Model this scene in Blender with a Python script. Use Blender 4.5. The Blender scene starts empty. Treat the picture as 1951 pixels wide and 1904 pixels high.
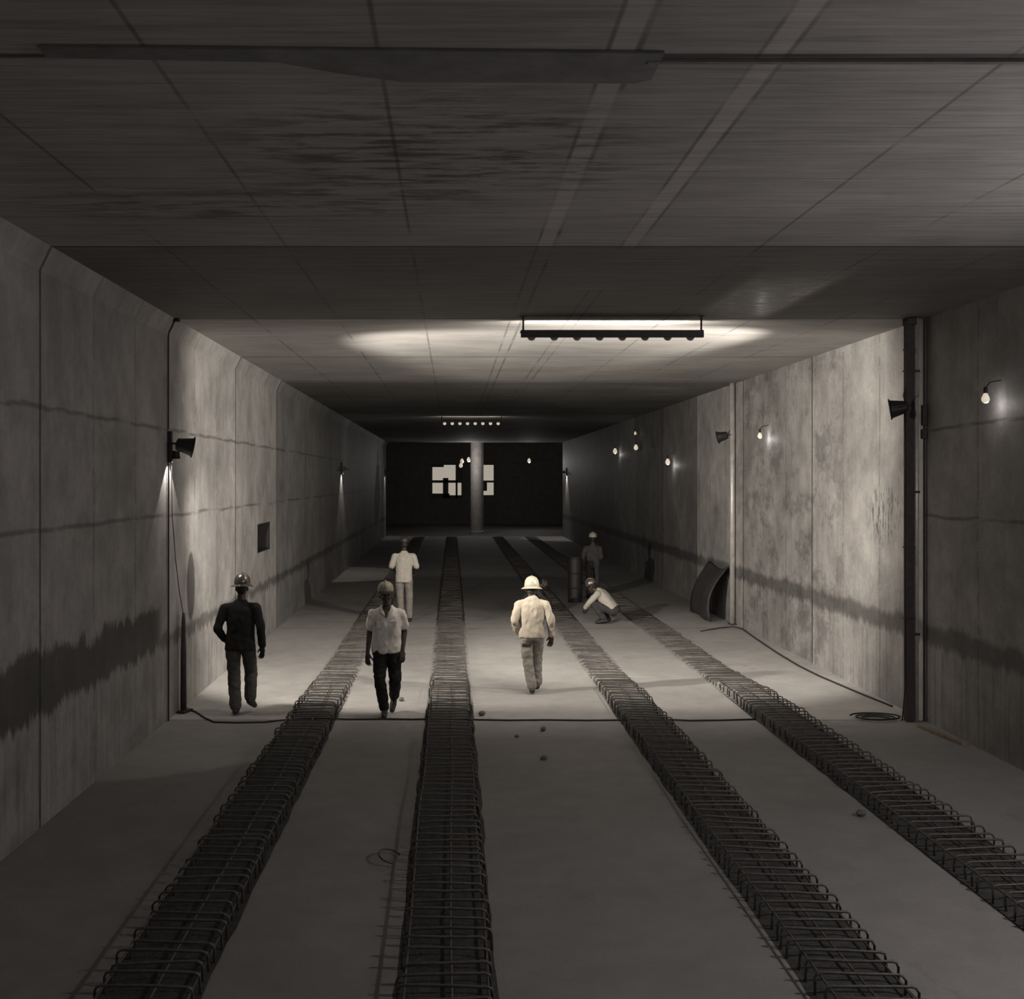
import bpy, bmesh, math, random
from mathutils import Vector, Matrix, noise, Euler
random.seed(7)
S = bpy.context.scene
COL = S.collection
PI = math.pi

# ------------------------------------------------------------------ camera
FPX, CX, CY, CAMZ = 2200.0, 862.0, 915.0, 3.05      # focal length and vanishing point on the 1951x1904 frame
cam_d = bpy.data.cameras.new('camera'); cam = bpy.data.objects.new('camera', cam_d); COL.objects.link(cam)
cam.location = (0, 0, CAMZ); cam.rotation_euler = (PI / 2, 0, 0)
cam_d.sensor_fit = 'HORIZONTAL'; cam_d.sensor_width = 36.0
cam_d.lens = 36.0 * FPX / 1951.0
cam_d.shift_x = (975.5 - CX) / 1951.0
cam_d.shift_y = -(952.0 - CY) / 1951.0
cam_d.clip_end = 300
S.camera = cam
S.view_settings.view_transform = 'Standard'
S.view_settings.look = 'None'
S.view_settings.gamma = 1.0
S.view_settings.use_curve_mapping = False
S.view_settings.exposure = 0.0

# ------------------------------------------------------------------ daylight outside the far end of the tunnel
W = bpy.data.worlds.new('daylight'); S.world = W; W.use_nodes = True
bg = W.node_tree.nodes['Background']
bg.inputs['Color'].default_value = (1.0, 0.90, 0.74, 1); bg.inputs['Strength'].default_value = 0.38

# lamp powers (W), used by the lamp builders below
P_BATTEN, P_FAR_BATTEN = 50.0, 6.0
P_FLOOD, P_FLOOD_LEFT, P_FLOOD_FAR = 1500.0, 2150.0, 14.0
P_HOOD, P_HOOD_FAR = 36.0, 34.0
P_BULB, P_BULB_NEAR = 2.0, 280.0

# main dimensions
XL, XR, ZC = -3.613, 5.987, 5.097
D = 14.667                      # the construction joint where the lit part begins
SEG = 4.55
Y0, Y1 = -16.0, 62.7            # tunnel ends
YH = 80.0                       # end wall of the dark hall beyond

# ------------------------------------------------------------------ helpers
def link(name, mesh, mat=None, parent=None, loc=(0, 0, 0), rot=(0, 0, 0)):
    o = bpy.data.objects.new(name, mesh); COL.objects.link(o)
    if mat is not None and mesh is not None and not mesh.materials:
        mesh.materials.append(mat)
    if parent: o.parent = parent
    o.location = loc; o.rotation_euler = rot
    return o

def tag(o, label=None, cat=None, group=None, kind=None):
    if label: o['label'] = label
    if cat: o['category'] = cat
    if group: o['group'] = group
    if kind: o['kind'] = kind
    return o

def empty(name, loc, label=None, cat=None, group=None, rz=0.0):
    o = bpy.data.objects.new(name, None); COL.objects.link(o)
    o.empty_display_size = 0.2; o.location = loc; o.rotation_euler = (0, 0, rz)
    return tag(o, label, cat, group)

class MB:
    """collects shapes into one mesh"""
    def __init__(s): s.v = []; s.f = []
    def add(s, vs, fs):
        n = len(s.v); s.v += [tuple(v) for v in vs]; s.f += [tuple(i + n for i in f) for f in fs]
    def box(s, c, d, rot=None):
        cx, cy, cz = c; hx, hy, hz = d[0] / 2, d[1] / 2, d[2] / 2
        vs = [Vector((x * hx, y * hy, z * hz)) for x in (-1, 1) for y in (-1, 1) for z in (-1, 1)]
        if rot is not None: vs = [rot @ v for v in vs]
        vs = [v + Vector(c) for v in vs]
        s.add(vs, [(0, 1, 3, 2), (4, 6, 7, 5), (0, 4, 5, 1), (2, 3, 7, 6), (0, 2, 6, 4), (1, 5, 7, 3)])
    def frame_at(s, t, up=Vector((0, 0, 1))):
        t = t.normalized()
        if abs(t.dot(up)) > 0.95: up = Vector((0, 1, 0))
        a = t.cross(up).normalized(); b = a.cross(t).normalized()
        return a, b
    def tube(s, pts, r, n=8, r_end=None):
        pts = [Vector(p) for p in pts]; m = len(pts); vs = []; fs = []
        prev = None
        for i, p in enumerate(pts):
            t = (pts[min(i + 1, m - 1)] - pts[max(i - 1, 0)])
            a, b = s.frame_at(t)
            if prev is not None and a.dot(prev) < 0: a = -a; b = -b
            prev = a
            rr = r if r_end is None else r + (r_end - r) * i / (m - 1)
            for k in range(n):
                th = 2 * PI * k / n
                vs.append(p + a * (rr * math.cos(th)) + b * (rr * math.sin(th)))
        for i in range(m - 1):
            for k in range(n):
                fs.append((i * n + k, i * n + (k + 1) % n, (i + 1) * n + (k + 1) % n, (i + 1) * n + k))
        fs.append(tuple(range(n - 1, -1, -1))); fs.append(tuple((m - 1) * n + k for k in range(n)))
        s.add(vs, fs)
    def lathe(s, prof, n=20, M=None, sx=1.0, sy=1.0, caps=True):
        vs = []; fs = []; m = len(prof)
        for (r, z) in prof:
            for k in range(n):
                th = 2 * PI * k / n
                v = Vector((r * sx * math.cos(th), r * sy * math.sin(th), z))
                vs.append(M @ v if M is not None else v)
        for i in range(m - 1):
            for k in range(n):
                fs.append((i * n + k, i * n + (k + 1) % n, (i + 1) * n + (k + 1) % n, (i + 1) * n + k))
        if caps:
            fs.append(tuple(range(n - 1, -1, -1))); fs.append(tuple((m - 1) * n + k for k in range(n)))
        s.add(vs, fs)
    def ball(s, c, r, n=14, m=9, M=None):
        """ellipsoid; r may be a 3-tuple"""
        if not hasattr(r, '__len__'): r = (r, r, r)
        vs = [(0, 0, -1)]; fs = []
        for i in range(1, m):
            ph = -PI / 2 + PI * i / m
            for k in range(n):
                th = 2 * PI * k / n
                vs.append((math.cos(ph) * math.cos(th), math.cos(ph) * math.sin(th), math.sin(ph)))
        vs.append((0, 0, 1)); top = len(vs) - 1
        for k in range(n): fs.append((0, 1 + (k + 1) % n, 1 + k))
        for i in range(m - 2):
            a = 1 + i * n
            for k in range(n): fs.append((a + k, a + (k + 1) % n, a + n + (k + 1) % n, a + n + k))
        a = 1 + (m - 2) * n
        for k in range(n): fs.append((a + k, a + (k + 1) % n, top))
        out = []
        for v in vs:
            w = Vector((v[0] * r[0], v[1] * r[1], v[2] * r[2]))
            if M is not None: w = M @ w
            out.append(w + Vector(c))
        s.add(out, fs)
    def limb(s, p0, p1, r0, r1, n=14):
        """tapered capsule"""
        p0 = Vector(p0); p1 = Vector(p1); ax = p1 - p0; L = ax.length
        a, b = s.frame_at(ax); t = ax.normalized()
        rings = [(p0 - t * r0, 0.02 * r0)]
        for q in (60, 30, 0): rings.append((p0 - t * (r0 * math.sin(math.radians(q))), r0 * math.cos(math.radians(q))))
        rings.append((p0.lerp(p1, .5), (r0 + r1) / 2))
        for q in (0, 30, 60): rings.append((p1 + t * (r1 * math.sin(math.radians(q))), r1 * math.cos(math.radians(q))))
        rings.append((p1 + t * r1, 0.02 * r1))
        vs = []; fs = []; m = len(rings)
        for (c, r) in rings:
            for k in range(n):
                th = 2 * PI * k / n
                vs.append(c + a * (r * math.cos(th)) + b * (r * math.sin(th)))
        for i in range(m - 1):
            for k in range(n):
                fs.append((i * n + k, i * n + (k + 1) % n, (i + 1) * n + (k + 1) % n, (i + 1) * n + k))
        fs.append(tuple(range(n - 1, -1, -1))); fs.append(tuple((m - 1) * n + k for k in range(n)))
        s.add(vs, fs)
    def loft(s, rings, n=24, ex=2.4):
        """rings: (centre, half width, half depth, tilt direction or None)"""
        vs = []; fs = []; m = len(rings)
        for i, (c, rx, ry) in enumerate(rings):
            c = Vector(c)
            t = Vector(rings[min(i + 1, m - 1)][0]) - Vector(rings[max(i - 1, 0)][0])
            t.normalize()
            side = Vector((1, 0, 0)); side = (side - t * side.dot(t)).normalized(); dep = t.cross(side)
            for k in range(n):
                th = 2 * PI * k / n; cx = math.cos(th); sy = math.sin(th)
                x = math.copysign(abs(cx) ** (2 / ex), cx) * rx; y = math.copysign(abs(sy) ** (2 / ex), sy) * ry
                vs.append(c + side * x + dep * y)
        for i in range(m - 1):
            for k in range(n):
                fs.append((i * n + k, i * n + (k + 1) % n, (i + 1) * n + (k + 1) % n, (i + 1) * n + k))
        fs.append(tuple(range(n - 1, -1, -1))); fs.append(tuple((m - 1) * n + k for k in range(n)))
        s.add(vs, fs)
    def mesh(s, name, smooth=False):
        me = bpy.data.meshes.new(name); me.from_pydata(s.v, [], s.f); me.update()
        bm = bmesh.new(); bm.from_mesh(me); bmesh.ops.recalc_face_normals(bm, faces=bm.faces); bm.to_mesh(me); bm.free()
        if smooth: me.polygons.foreach_set('use_smooth', [True] * len(me.polygons))
        return me
    def build(s, name, mat, parent=None, smooth=False, loc=(0, 0, 0), rot=(0, 0, 0), bevel=0.0):
        o = link(name, s.mesh(name, smooth), mat, parent, loc, rot)
        if bevel:
            b = o.modifiers.new('bevel', 'BEVEL'); b.width = bevel; b.segments = 2; b.limit_method = 'ANGLE'
        return o
    def organic(s, name, mat, parent, voxel=0.01, smooth=6, wrinkle=0.0, wscale=(9, 9, 5), seed=0.0, factor=0.5):
        """one continuous skin over all the collected shapes"""
        me = s.mesh(name)
        o = bpy.data.objects.new(name, me); COL.objects.link(o)
        r = o.modifiers.new('r', 'REMESH'); r.mode = 'VOXEL'; r.voxel_size = voxel
        q = o.modifiers.new('s', 'SMOOTH'); q.iterations = smooth; q.factor = factor
        dg = bpy.context.evaluated_depsgraph_get(); dg.update()
        m2 = bpy.data.meshes.new_from_object(o.evaluated_get(dg))
        bpy.data.objects.remove(o); bpy.data.meshes.remove(me)
        m2.name = name
        if wrinkle:
            nor = [v.normal.copy() for v in m2.vertices]
            for v, nn in zip(m2.vertices, nor):
                p = Vector((v.co.x * wscale[0] + seed, v.co.y * wscale[1], v.co.z * wscale[2]))
                a = noise.noise(p) + 0.5 * noise.noise(p * 2.3 + Vector((3, 1, seed)))
                rid = 1 - abs(noise.noise(p * 1.4 + Vector((seed, 7, 2)))) * 2
                v.co += nn * (wrinkle * (a + 0.7 * rid))
            m2.update()
        m2.polygons.foreach_set('use_smooth', [True] * len(m2.polygons))
        m2.materials.clear(); m2.materials.append(mat)
        return link(name, m2, None, parent)

# ------------------------------------------------------------------ node helper
class NT:
    def __init__(s, name):
        s.mat = bpy.data.materials.new(name); s.mat.use_nodes = True
        s.t = s.mat.node_tree; s.b = s.t.nodes['Principled BSDF']; s.out = s.t.nodes['Material Output']
        s.geo = None
    def n(s, k): return s.t.nodes.new(k)
    def L(s, a, b): s.t.links.new(a, b)
    def put(s, sock, v):
        if hasattr(v, 'is_output'): s.L(v, sock)
        else: sock.default_value = v
    def m(s, op, a, b=None, c=None, clamp=False):
        q = s.n('ShaderNodeMath'); q.operation = op; q.use_clamp = clamp
        s.put(q.inputs[0], a)
        if b is not None: s.put(q.inputs[1], b)
        if c is not None: s.put(q.inputs[2], c)
        return q.outputs[0]
    def pos(s):
        if s.geo is None:
            g = s.n('ShaderNodeNewGeometry'); x = s.n('ShaderNodeSeparateXYZ'); s.L(g.outputs['Position'], x.inputs[0])
            s.geo = (x.outputs[0], x.outputs[1], x.outputs[2], g.outputs['Position'])
        return s.geo
    def objco(s):
        t = s.n('ShaderNodeTexCoord'); return t.outputs['Object']
    def vec(s, x, y, z):
        q = s.n('ShaderNodeCombineXYZ'); s.put(q.inputs[0], x); s.put(q.inputs[1], y); s.put(q.inputs[2], z); return q.outputs[0]
    def scale(s, v, sc):
        q = s.n('ShaderNodeMapping'); s.L(v, q.inputs['Vector']); q.inputs['Scale'].default_value = sc; return q.outputs[0]
    def noise(s, v, scale, detail=4.0, rough=0.55, dist=0.0):
        q = s.n('ShaderNodeTexNoise'); s.L(v, q.inputs['Vector']); q.inputs['Scale'].default_value = scale
        q.inputs['Detail'].default_value = detail; q.inputs['Roughness'].default_value = rough; q.inputs['Distortion'].default_value = dist
        return q.outputs[0]
    def step(s, v, a, b):                 # smooth 0..1 from a to b
        q = s.n('ShaderNodeMapRange'); q.interpolation_type = 'SMOOTHSTEP'
        s.put(q.inputs[0], v); s.put(q.inputs[1], a); s.put(q.inputs[2], b); q.inputs[3].default_value = 0; q.inputs[4].default_value = 1
        return q.outputs[0]
    def rng(s, v, a, b, lo, hi):
        q = s.n('ShaderNodeMapRange'); s.put(q.inputs[0], v)
        for i, w in enumerate((a, b, lo, hi)): q.inputs[i + 1].default_value = w
        return q.outputs[0]
    def line(s, v, at, hw, soft=0.012):   # 1 on the line
        return s.m('SUBTRACT', 1.0, s.step(s.m('ABSOLUTE', s.m('SUBTRACT', v, at)), hw, hw + soft))
    def lines(s, v, first, period, hw, soft=0.012):
        f = s.m('PINGPONG', s.m('SUBTRACT', v, first), period / 2)
        return s.m('SUBTRACT', 1.0, s.step(f, hw, hw + soft))
    def band(s, v, a, b, soft=0.03):
        return s.m('MULTIPLY', s.step(v, s.m('SUBTRACT', a, soft), s.m('ADD', a, soft)), s.m('SUBTRACT', 1.0, s.step(v, s.m('SUBTRACT', b, soft), s.m('ADD', b, soft))))
    def mul(s, *a):
        r = a[0]
        for x in a[1:]: r = s.m('MULTIPLY', r, x)
        return r
    def dark(s, val, mask, k):            # val * (1 - mask*(1-k))
        return s.m('MULTIPLY', val, s.m('SUBTRACT', 1.0, s.m('MULTIPLY', mask, 1 - k)))
    def ell(s, u, v, cu, cv, ru, rv, soft=0.25):
        a = s.m('DIVIDE', s.m('SUBTRACT', u, cu), ru); b = s.m('DIVIDE', s.m('SUBTRACT', v, cv), rv)
        r = s.m('ADD', s.m('MULTIPLY', a, a), s.m('MULTIPLY', b, b))
        return s.m('SUBTRACT', 1.0, s.step(r, 1 - soft, 1 + soft))
    def color(s, val, tint):
        q = s.n('ShaderNodeMix'); q.data_type = 'RGBA'; q.blend_type = 'MULTIPLY'; q.inputs[0].default_value = 1
        c = s.n('ShaderNodeCombineColor')
        for i in range(3): s.L(val, c.inputs[i])
        s.L(c.outputs[0], q.inputs[6]); s.put(q.inputs[7], tint)
        return q.outputs[2]
    def bump(s, h, strength=0.3, dist=0.02):
        q = s.n('ShaderNodeBump'); s.put(q.inputs['Height'], h); q.inputs['Strength'].default_value = strength; q.inputs['Distance'].default_value = dist
        s.L(q.outputs[0], s.b.inputs['Normal'])

def simple(name, col, rough=0.7, metal=0.0, var=0.25, nscale=14.0, bump=0.0, emit=0.0):
    t = NT(name); v = t.objco()
    nz = t.noise(v, nscale, 4, 0.6)
    val = t.rng(nz, 0.25, 0.75, 1 - var, 1 + var)
    t.L(t.color(val, (*col, 1)), t.b.inputs['Base Color'])
    t.b.inputs['Roughness'].default_value = rough; t.b.inputs['Metallic'].default_value = metal
    if bump: t.bump(nz, bump, 0.01)
    if emit:
        t.b.inputs['Emission Color'].default_value = (1.0, 0.87, 0.68, 1); t.b.inputs['Emission Strength'].default_value = emit
    return t.mat

TINT = (1.0, 0.965, 0.95, 1)

def wall_material(side):
    t = NT('concrete_wall_' + side); x, y, z, P = t.pos()
    big = t.noise(P, 0.55, 5, 0.6); mid = t.noise(P, 2.3, 6, 0.65); fine = t.noise(P, 24, 5, 0.7)
    runs = t.noise(t.scale(P, (5, 5, 0.35)), 1.6, 5, 0.6)
    val = t.rng(big, 0.3, 0.7, 0.30, 0.50)
    val = t.m('MULTIPLY', val, t.rng(mid, 0.25, 0.75, 0.68, 1.26))
    val = t.m('MULTIPLY', val, t.rng(fine, 0.3, 0.7, 0.90, 1.08))
    val = t.m('MULTIPLY', val, t.rng(runs, 0.3, 0.7, 0.92, 1.06))
    # pour sections differ a little
    k = t.m('FLOOR', t.m('DIVIDE', t.m('SUBTRACT', y, D), SEG))
    wn = t.n('ShaderNodeTexWhiteNoise'); wn.noise_dimensions = '1D'; t.L(k, wn.inputs['W'])
    val = t.m('MULTIPLY', val, t.rng(wn.outputs['Value'], 0, 1, 0.78, 1.05))
    wob = t.m('MULTIPLY', t.m('SUBTRACT', t.noise(t.scale(P, (1, 1, 0.5)), 1.7, 6, 0.7), 0.5), 0.75)
    wob2 = t.m('MULTIPLY', t.m('SUBTRACT', t.noise(t.scale(P, (3, 3, 0.6)), 2.3, 5, 0.7), 0.5), 0.5)
    if side == 'left':
        near = t.m('SUBTRACT', 1.0, t.step(t.m('ADD', y, wob), D - 0.7, D - 0.1))
        # wide damp patch on the near part
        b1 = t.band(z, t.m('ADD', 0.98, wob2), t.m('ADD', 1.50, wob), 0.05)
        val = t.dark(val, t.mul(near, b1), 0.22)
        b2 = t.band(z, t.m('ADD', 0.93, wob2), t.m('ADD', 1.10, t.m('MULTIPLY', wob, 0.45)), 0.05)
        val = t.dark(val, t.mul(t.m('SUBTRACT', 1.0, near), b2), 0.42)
        nz = t.m('MULTIPLY', t.m('SUBTRACT', t.noise(P, 6, 4, 0.7), 0.5), 0.12)
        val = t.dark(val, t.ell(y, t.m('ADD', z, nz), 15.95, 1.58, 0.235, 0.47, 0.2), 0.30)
    else:
        b1 = t.band(z, t.m('ADD', 0.98, t.m('MULTIPLY', wob2, 0.7)), t.m('ADD', 1.24, t.m('MULTIPLY', wob, 0.5)), 0.06)
        val = t.dark(val, b1, 0.42)
        sc = t.step(t.noise(t.scale(P, (6, 9, 2.6)), 1.7, 4, 0.65), 0.50, 0.60)
        val = t.dark(val, t.mul(sc, t.ell(y, z, 16.05, 2.58, 0.62, 0.42, 0.5)), 0.40)
        bl = t.step(t.noise(t.scale(P, (1, 0.8, 1.3)), 1.3, 6, 0.72), 0.47, 0.64)
        val = t.dark(val, t.mul(bl, t.band(y, 17.6, 24.5, 1.0)), 0.60)
    # run marks under the water line
    low = t.m('SUBTRACT', 1.0, t.step(z, 0.85, 1.05))
    st = t.step(t.noise(t.scale(P, (7, 7, 0.25)), 1.9, 4, 0.6), 0.45, 0.7)
    val = t.dark(val, t.mul(low, st), 0.72)
    # the pours further in are darker
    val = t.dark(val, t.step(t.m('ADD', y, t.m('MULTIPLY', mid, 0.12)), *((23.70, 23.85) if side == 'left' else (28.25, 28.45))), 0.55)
    # formwork seams
    wv = t.m('MULTIPLY', t.m('SUBTRACT', t.noise(P, 1.2, 3, 0.5), 0.5), 0.10)
    zz = t.m('ADD', z, wv)
    brk = t.step(t.noise(t.scale(P, (0.7, 0.7, 5)), 1.3, 3, 0.6), 0.36, 0.52)
    seams = t.mul(t.m('MAXIMUM', t.line(zz, 3.69, 0.006, 0.03), t.line(zz, 2.60, 0.006, 0.03)), brk)
    if side == 'right': seams = t.mul(seams, t.m('SUBTRACT', 1.0, t.step(y, D - 0.1, D)))
    val = t.dark(val, seams, 0.50)
    val = t.dark(val, t.lines(y, D, SEG, 0.014, 0.02), 0.30)
    val = t.dark(val, t.mul(t.lines(t.m('ADD', y, wv), D + SEG / 3, SEG / 3, 0.006, 0.03), brk), 0.66)
    t.L(t.color(val, TINT), t.b.inputs['Base Color'])
    t.b.inputs['Roughness'].default_value = 0.62
    t.bump(t.m('ADD', mid, t.m('MULTIPLY', fine, 0.35)), 0.22, 0.02)
    return t.mat

def ceiling_material():
    t = NT('concrete_ceiling'); x, y, z, P = t.pos()
    big = t.noise(P, 0.5, 5, 0.6); grain = t.noise(t.scale(P, (0.9, 17, 1)), 1.0, 6, 0.62); gr2 = t.noise(t.scale(P, (3, 60, 1)), 1.0, 4, 0.6)
    val = t.rng(big, 0.3, 0.7, 0.30, 0.46)
    val = t.m('MULTIPLY', val, t.rng(grain, 0.28, 0.72, 0.68, 1.25))
    val = t.m('MULTIPLY', val, t.rng(gr2, 0.3, 0.7, 0.88, 1.10))
    # damp section just before the lit part; its weaker light also darkens this colour
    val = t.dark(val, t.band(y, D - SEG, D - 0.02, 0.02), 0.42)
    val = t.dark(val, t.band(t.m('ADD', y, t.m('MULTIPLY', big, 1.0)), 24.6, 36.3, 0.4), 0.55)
    # dark blotches
    st = t.step(t.noise(t.scale(P, (1.5, 7.5, 1)), 1.3, 6, 0.7), 0.47, 0.60)
    val = t.dark(val, t.mul(st, t.ell(x, y, -0.1, 7.3, 1.3, 1.15, 0.9)), 0.35)
    val = t.dark(val, t.mul(st, t.ell(x, y, -1.6, 8.6, 1.5, 0.5, 0.9)), 0.45)
    # long battens between the formwork sheets
    for a, b in ((0.75, 0.87), (1.48, 1.60)):
        strip = t.mul(t.band(x, a, b, 0.012), t.m('SUBTRACT', 1.0, t.step(y, D - SEG - 0.02, D - SEG + 0.02)))
        val = t.m('MULTIPLY', val, t.m('ADD', 1.0, t.m('MULTIPLY', strip, 0.25)))
    ln = t.line(x, 0.885, 0.006, 0.02)
    for c in (-2.53, -1.455, -0.355, 0.74, 1.475, 1.615, 2.70, 3.82, 4.9):
        ln = t.m('MAXIMUM', ln, t.line(x, c, 0.004, 0.016))
    val = t.dark(val, t.mul(ln, t.step(t.noise(P, 0.9, 4, 0.6), 0.35, 0.6)), 0.50)
    val = t.dark(val, t.lines(y, D, SEG, 0.018, 0.02), 0.28)
    val = t.dark(val, t.mul(t.lines(y, D + SEG / 4, SEG / 4, 0.006, 0.02), t.step(grain, 0.45, 0.6)), 0.55)
    t.L(t.color(val, TINT), t.b.inputs['Base Color'])
    wet = t.mul(t.band(y, D - SEG * 0.66, D + 0.2, 1.3), t.band(x, 3.0, 3.95, 0.12), t.rng(gr2, 0.35, 0.6, 0.35, 1.0))
    t.L(t.m('SUBTRACT', 0.75, t.m('MULTIPLY', wet, 0.60)), t.b.inputs['Roughness'])
    t.bump(t.m('ADD', grain, t.m('MULTIPLY', gr2, 0.3)), 0.30, 0.012)
    return t.mat

def floor_material():
    t = NT('concrete_floor'); x, y, z, P = t.pos()
    big = t.noise(P, 0.45, 5, 0.6); mid = t.noise(P, 3.0, 6, 0.65); fine = t.noise(P, 40, 5, 0.7)
    val = t.rng(big, 0.3, 0.7, 0.34, 0.45)
    val = t.m('MULTIPLY', val, t.rng(mid, 0.25, 0.75, 0.86, 1.12))
    val = t.m('MULTIPLY', val, t.rng(fine, 0.3, 0.7, 0.92, 1.06))
    val = t.dark(val, t.lines(y, D, SEG * 2, 0.012, 0.02), 0.35)
    val = t.dark(val, t.step(t.noise(t.scale(P, (1, 0.6, 1)), 1.1, 5, 0.7), 0.60, 0.72), 0.75)
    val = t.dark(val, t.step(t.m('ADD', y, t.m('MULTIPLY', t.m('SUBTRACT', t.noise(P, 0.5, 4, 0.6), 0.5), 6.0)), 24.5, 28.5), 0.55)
    # darker floor in front of the joint and far inside
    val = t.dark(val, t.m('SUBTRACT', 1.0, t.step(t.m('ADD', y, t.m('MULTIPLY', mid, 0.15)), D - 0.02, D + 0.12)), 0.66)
    t.L(t.color(val, TINT), t.b.inputs['Base Color'])
    t.b.inputs['Roughness'].default_value = 0.75
    t.bump(t.m('ADD', mid, t.m('MULTIPLY', fine, 0.4)), 0.25, 0.012)
    return t.mat

def bed_material():
    t = NT('rough_concrete_bed'); x, y, z, P = t.pos()
    a = t.noise(P, 9, 6, 0.7); b = t.noise(P, 45, 4, 0.7)
    val = t.m('MULTIPLY', t.rng(a, 0.3, 0.7, 0.10, 0.25), t.rng(b, 0.3, 0.7, 0.7, 1.2))
    dusty = t.band(y, D + 1.3, 24.5, 0.8)
    val = t.m('MULTIPLY', val, t.m('ADD', 0.34, t.m('MULTIPLY', dusty, 1.6)))
    t.L(t.color(val, TINT), t.b.inputs['Base Color'])
    t.b.inputs['Roughness'].default_value = 0.9
    t.bump(a, 0.8, 0.04)
    return t.mat

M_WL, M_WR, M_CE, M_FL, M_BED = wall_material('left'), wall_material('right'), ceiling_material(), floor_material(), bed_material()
M_HALL = simple('dark_hall_concrete', (0.10, 0.095, 0.09), 0.8, nscale=3)
M_REBAR = simple('rusty_steel', (0.115, 0.105, 0.098), 0.55, 0.25, 0.35, 30)
M_STEEL = simple('galvanised_pipe', (0.62, 0.60, 0.58), 0.42, 0.35, 0.2, 9)
M_BLACK = simple('black_painted_steel', (0.022, 0.020, 0.020), 0.55, 0.0, 0.3, 20)
M_DWOOD = simple('dark_timber', (0.060, 0.045, 0.045), 0.75, 0.0, 0.4, 18)
M_WOOD = simple('weathered_timber', (0.26, 0.22, 0.18), 0.8, 0.0, 0.3, 14)
M_CABLE = simple('black_rubber_cable', (0.030, 0.027, 0.025), 0.6, 0.0, 0.2, 20)
M_HOOD = simple('grey_enamel_hood', (0.16, 0.15, 0.155), 0.5, 0.0, 0.2, 20)
M_GLOW = simple('lit_bulb_glass', (0.8, 0.75, 0.65), 0.3, 0, 0.0, 5, emit=0.52)
M_GLOW_DIM = simple('lit_reflector_face', (0.5, 0.47, 0.4), 0.3, 0, 0.0, 5, emit=0.20)
M_STONE = simple('broken_concrete', (0.16, 0.15, 0.14), 0.9, 0, 0.4, 30, 0.5)
M_TARP = simple('dark_tarpaulin', (0.045, 0.043, 0.045), 0.6, 0, 0.3, 6, 0.3)
M_PATCH = simple('tarred_felt_strip', (0.17, 0.165, 0.165), 0.7, 0, 0.3, 5)

# ------------------------------------------------------------------ shell
def shell(name, mb, mat, bevel=0):
    return tag(mb.build(name, mat, bevel=bevel), kind='structure')

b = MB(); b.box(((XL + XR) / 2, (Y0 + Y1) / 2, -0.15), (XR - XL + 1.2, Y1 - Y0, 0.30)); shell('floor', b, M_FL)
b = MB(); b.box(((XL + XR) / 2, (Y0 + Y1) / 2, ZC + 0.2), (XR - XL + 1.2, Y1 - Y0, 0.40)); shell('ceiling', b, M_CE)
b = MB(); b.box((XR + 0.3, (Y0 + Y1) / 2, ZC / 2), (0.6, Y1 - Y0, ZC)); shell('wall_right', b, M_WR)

# left wall: a slab with a rectangular niche cut into it, and a small haunch under the ceiling
NY0, NY1, NZ0, NZ1, NDEP = 21.4, 22.9, 1.69, 2.23, 0.35
b = MB()
def slab(y0, y1, z0, z1): b.box((XL - 0.3, (y0 + y1) / 2, (z0 + z1) / 2), (0.6, y1 - y0, z1 - z0))
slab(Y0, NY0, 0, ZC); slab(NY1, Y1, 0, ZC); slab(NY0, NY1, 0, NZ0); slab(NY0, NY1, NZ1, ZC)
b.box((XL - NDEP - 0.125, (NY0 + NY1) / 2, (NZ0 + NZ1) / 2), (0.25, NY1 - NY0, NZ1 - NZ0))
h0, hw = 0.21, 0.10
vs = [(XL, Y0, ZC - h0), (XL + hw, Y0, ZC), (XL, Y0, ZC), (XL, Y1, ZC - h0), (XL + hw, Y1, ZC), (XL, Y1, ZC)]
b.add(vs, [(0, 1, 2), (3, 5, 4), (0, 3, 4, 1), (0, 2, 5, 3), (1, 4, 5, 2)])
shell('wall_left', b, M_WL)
# black lining of the niche
b = MB(); w = 0.02
for (cy, cz, dy, dz) in (((NY0 + NY1) / 2, NZ0 + w / 2, NY1 - NY0, w), ((NY0 + NY1) / 2, NZ1 - w / 2, NY1 - NY0, w),
                         (NY0 + w / 2, (NZ0 + NZ1) / 2, w, NZ1 - NZ0 - 2 * w), (NY1 - w / 2, (NZ0 + NZ1) / 2, w, NZ1 - NZ0 - 2 * w)):
    b.box((XL - NDEP / 2, cy, cz), (NDEP - 0.01, dy, dz))
b.box((XL - NDEP + 0.012, (NY0 + NY1) / 2, (NZ0 + NZ1) / 2), (0.02, NY1 - NY0 - 2 * w, NZ1 - NZ0 - 2 * w))
tag(b.build('wall_niche', M_BLACK), 'dark rectangular niche let into the lit part of the left wall', 'wall niche')

b = MB(); b.box(((XL + XR) / 2, Y0 - 0.2, ZC / 2), (XR - XL + 1.2, 0.4, ZC)); shell('wall_back', b, M_HALL)
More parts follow.
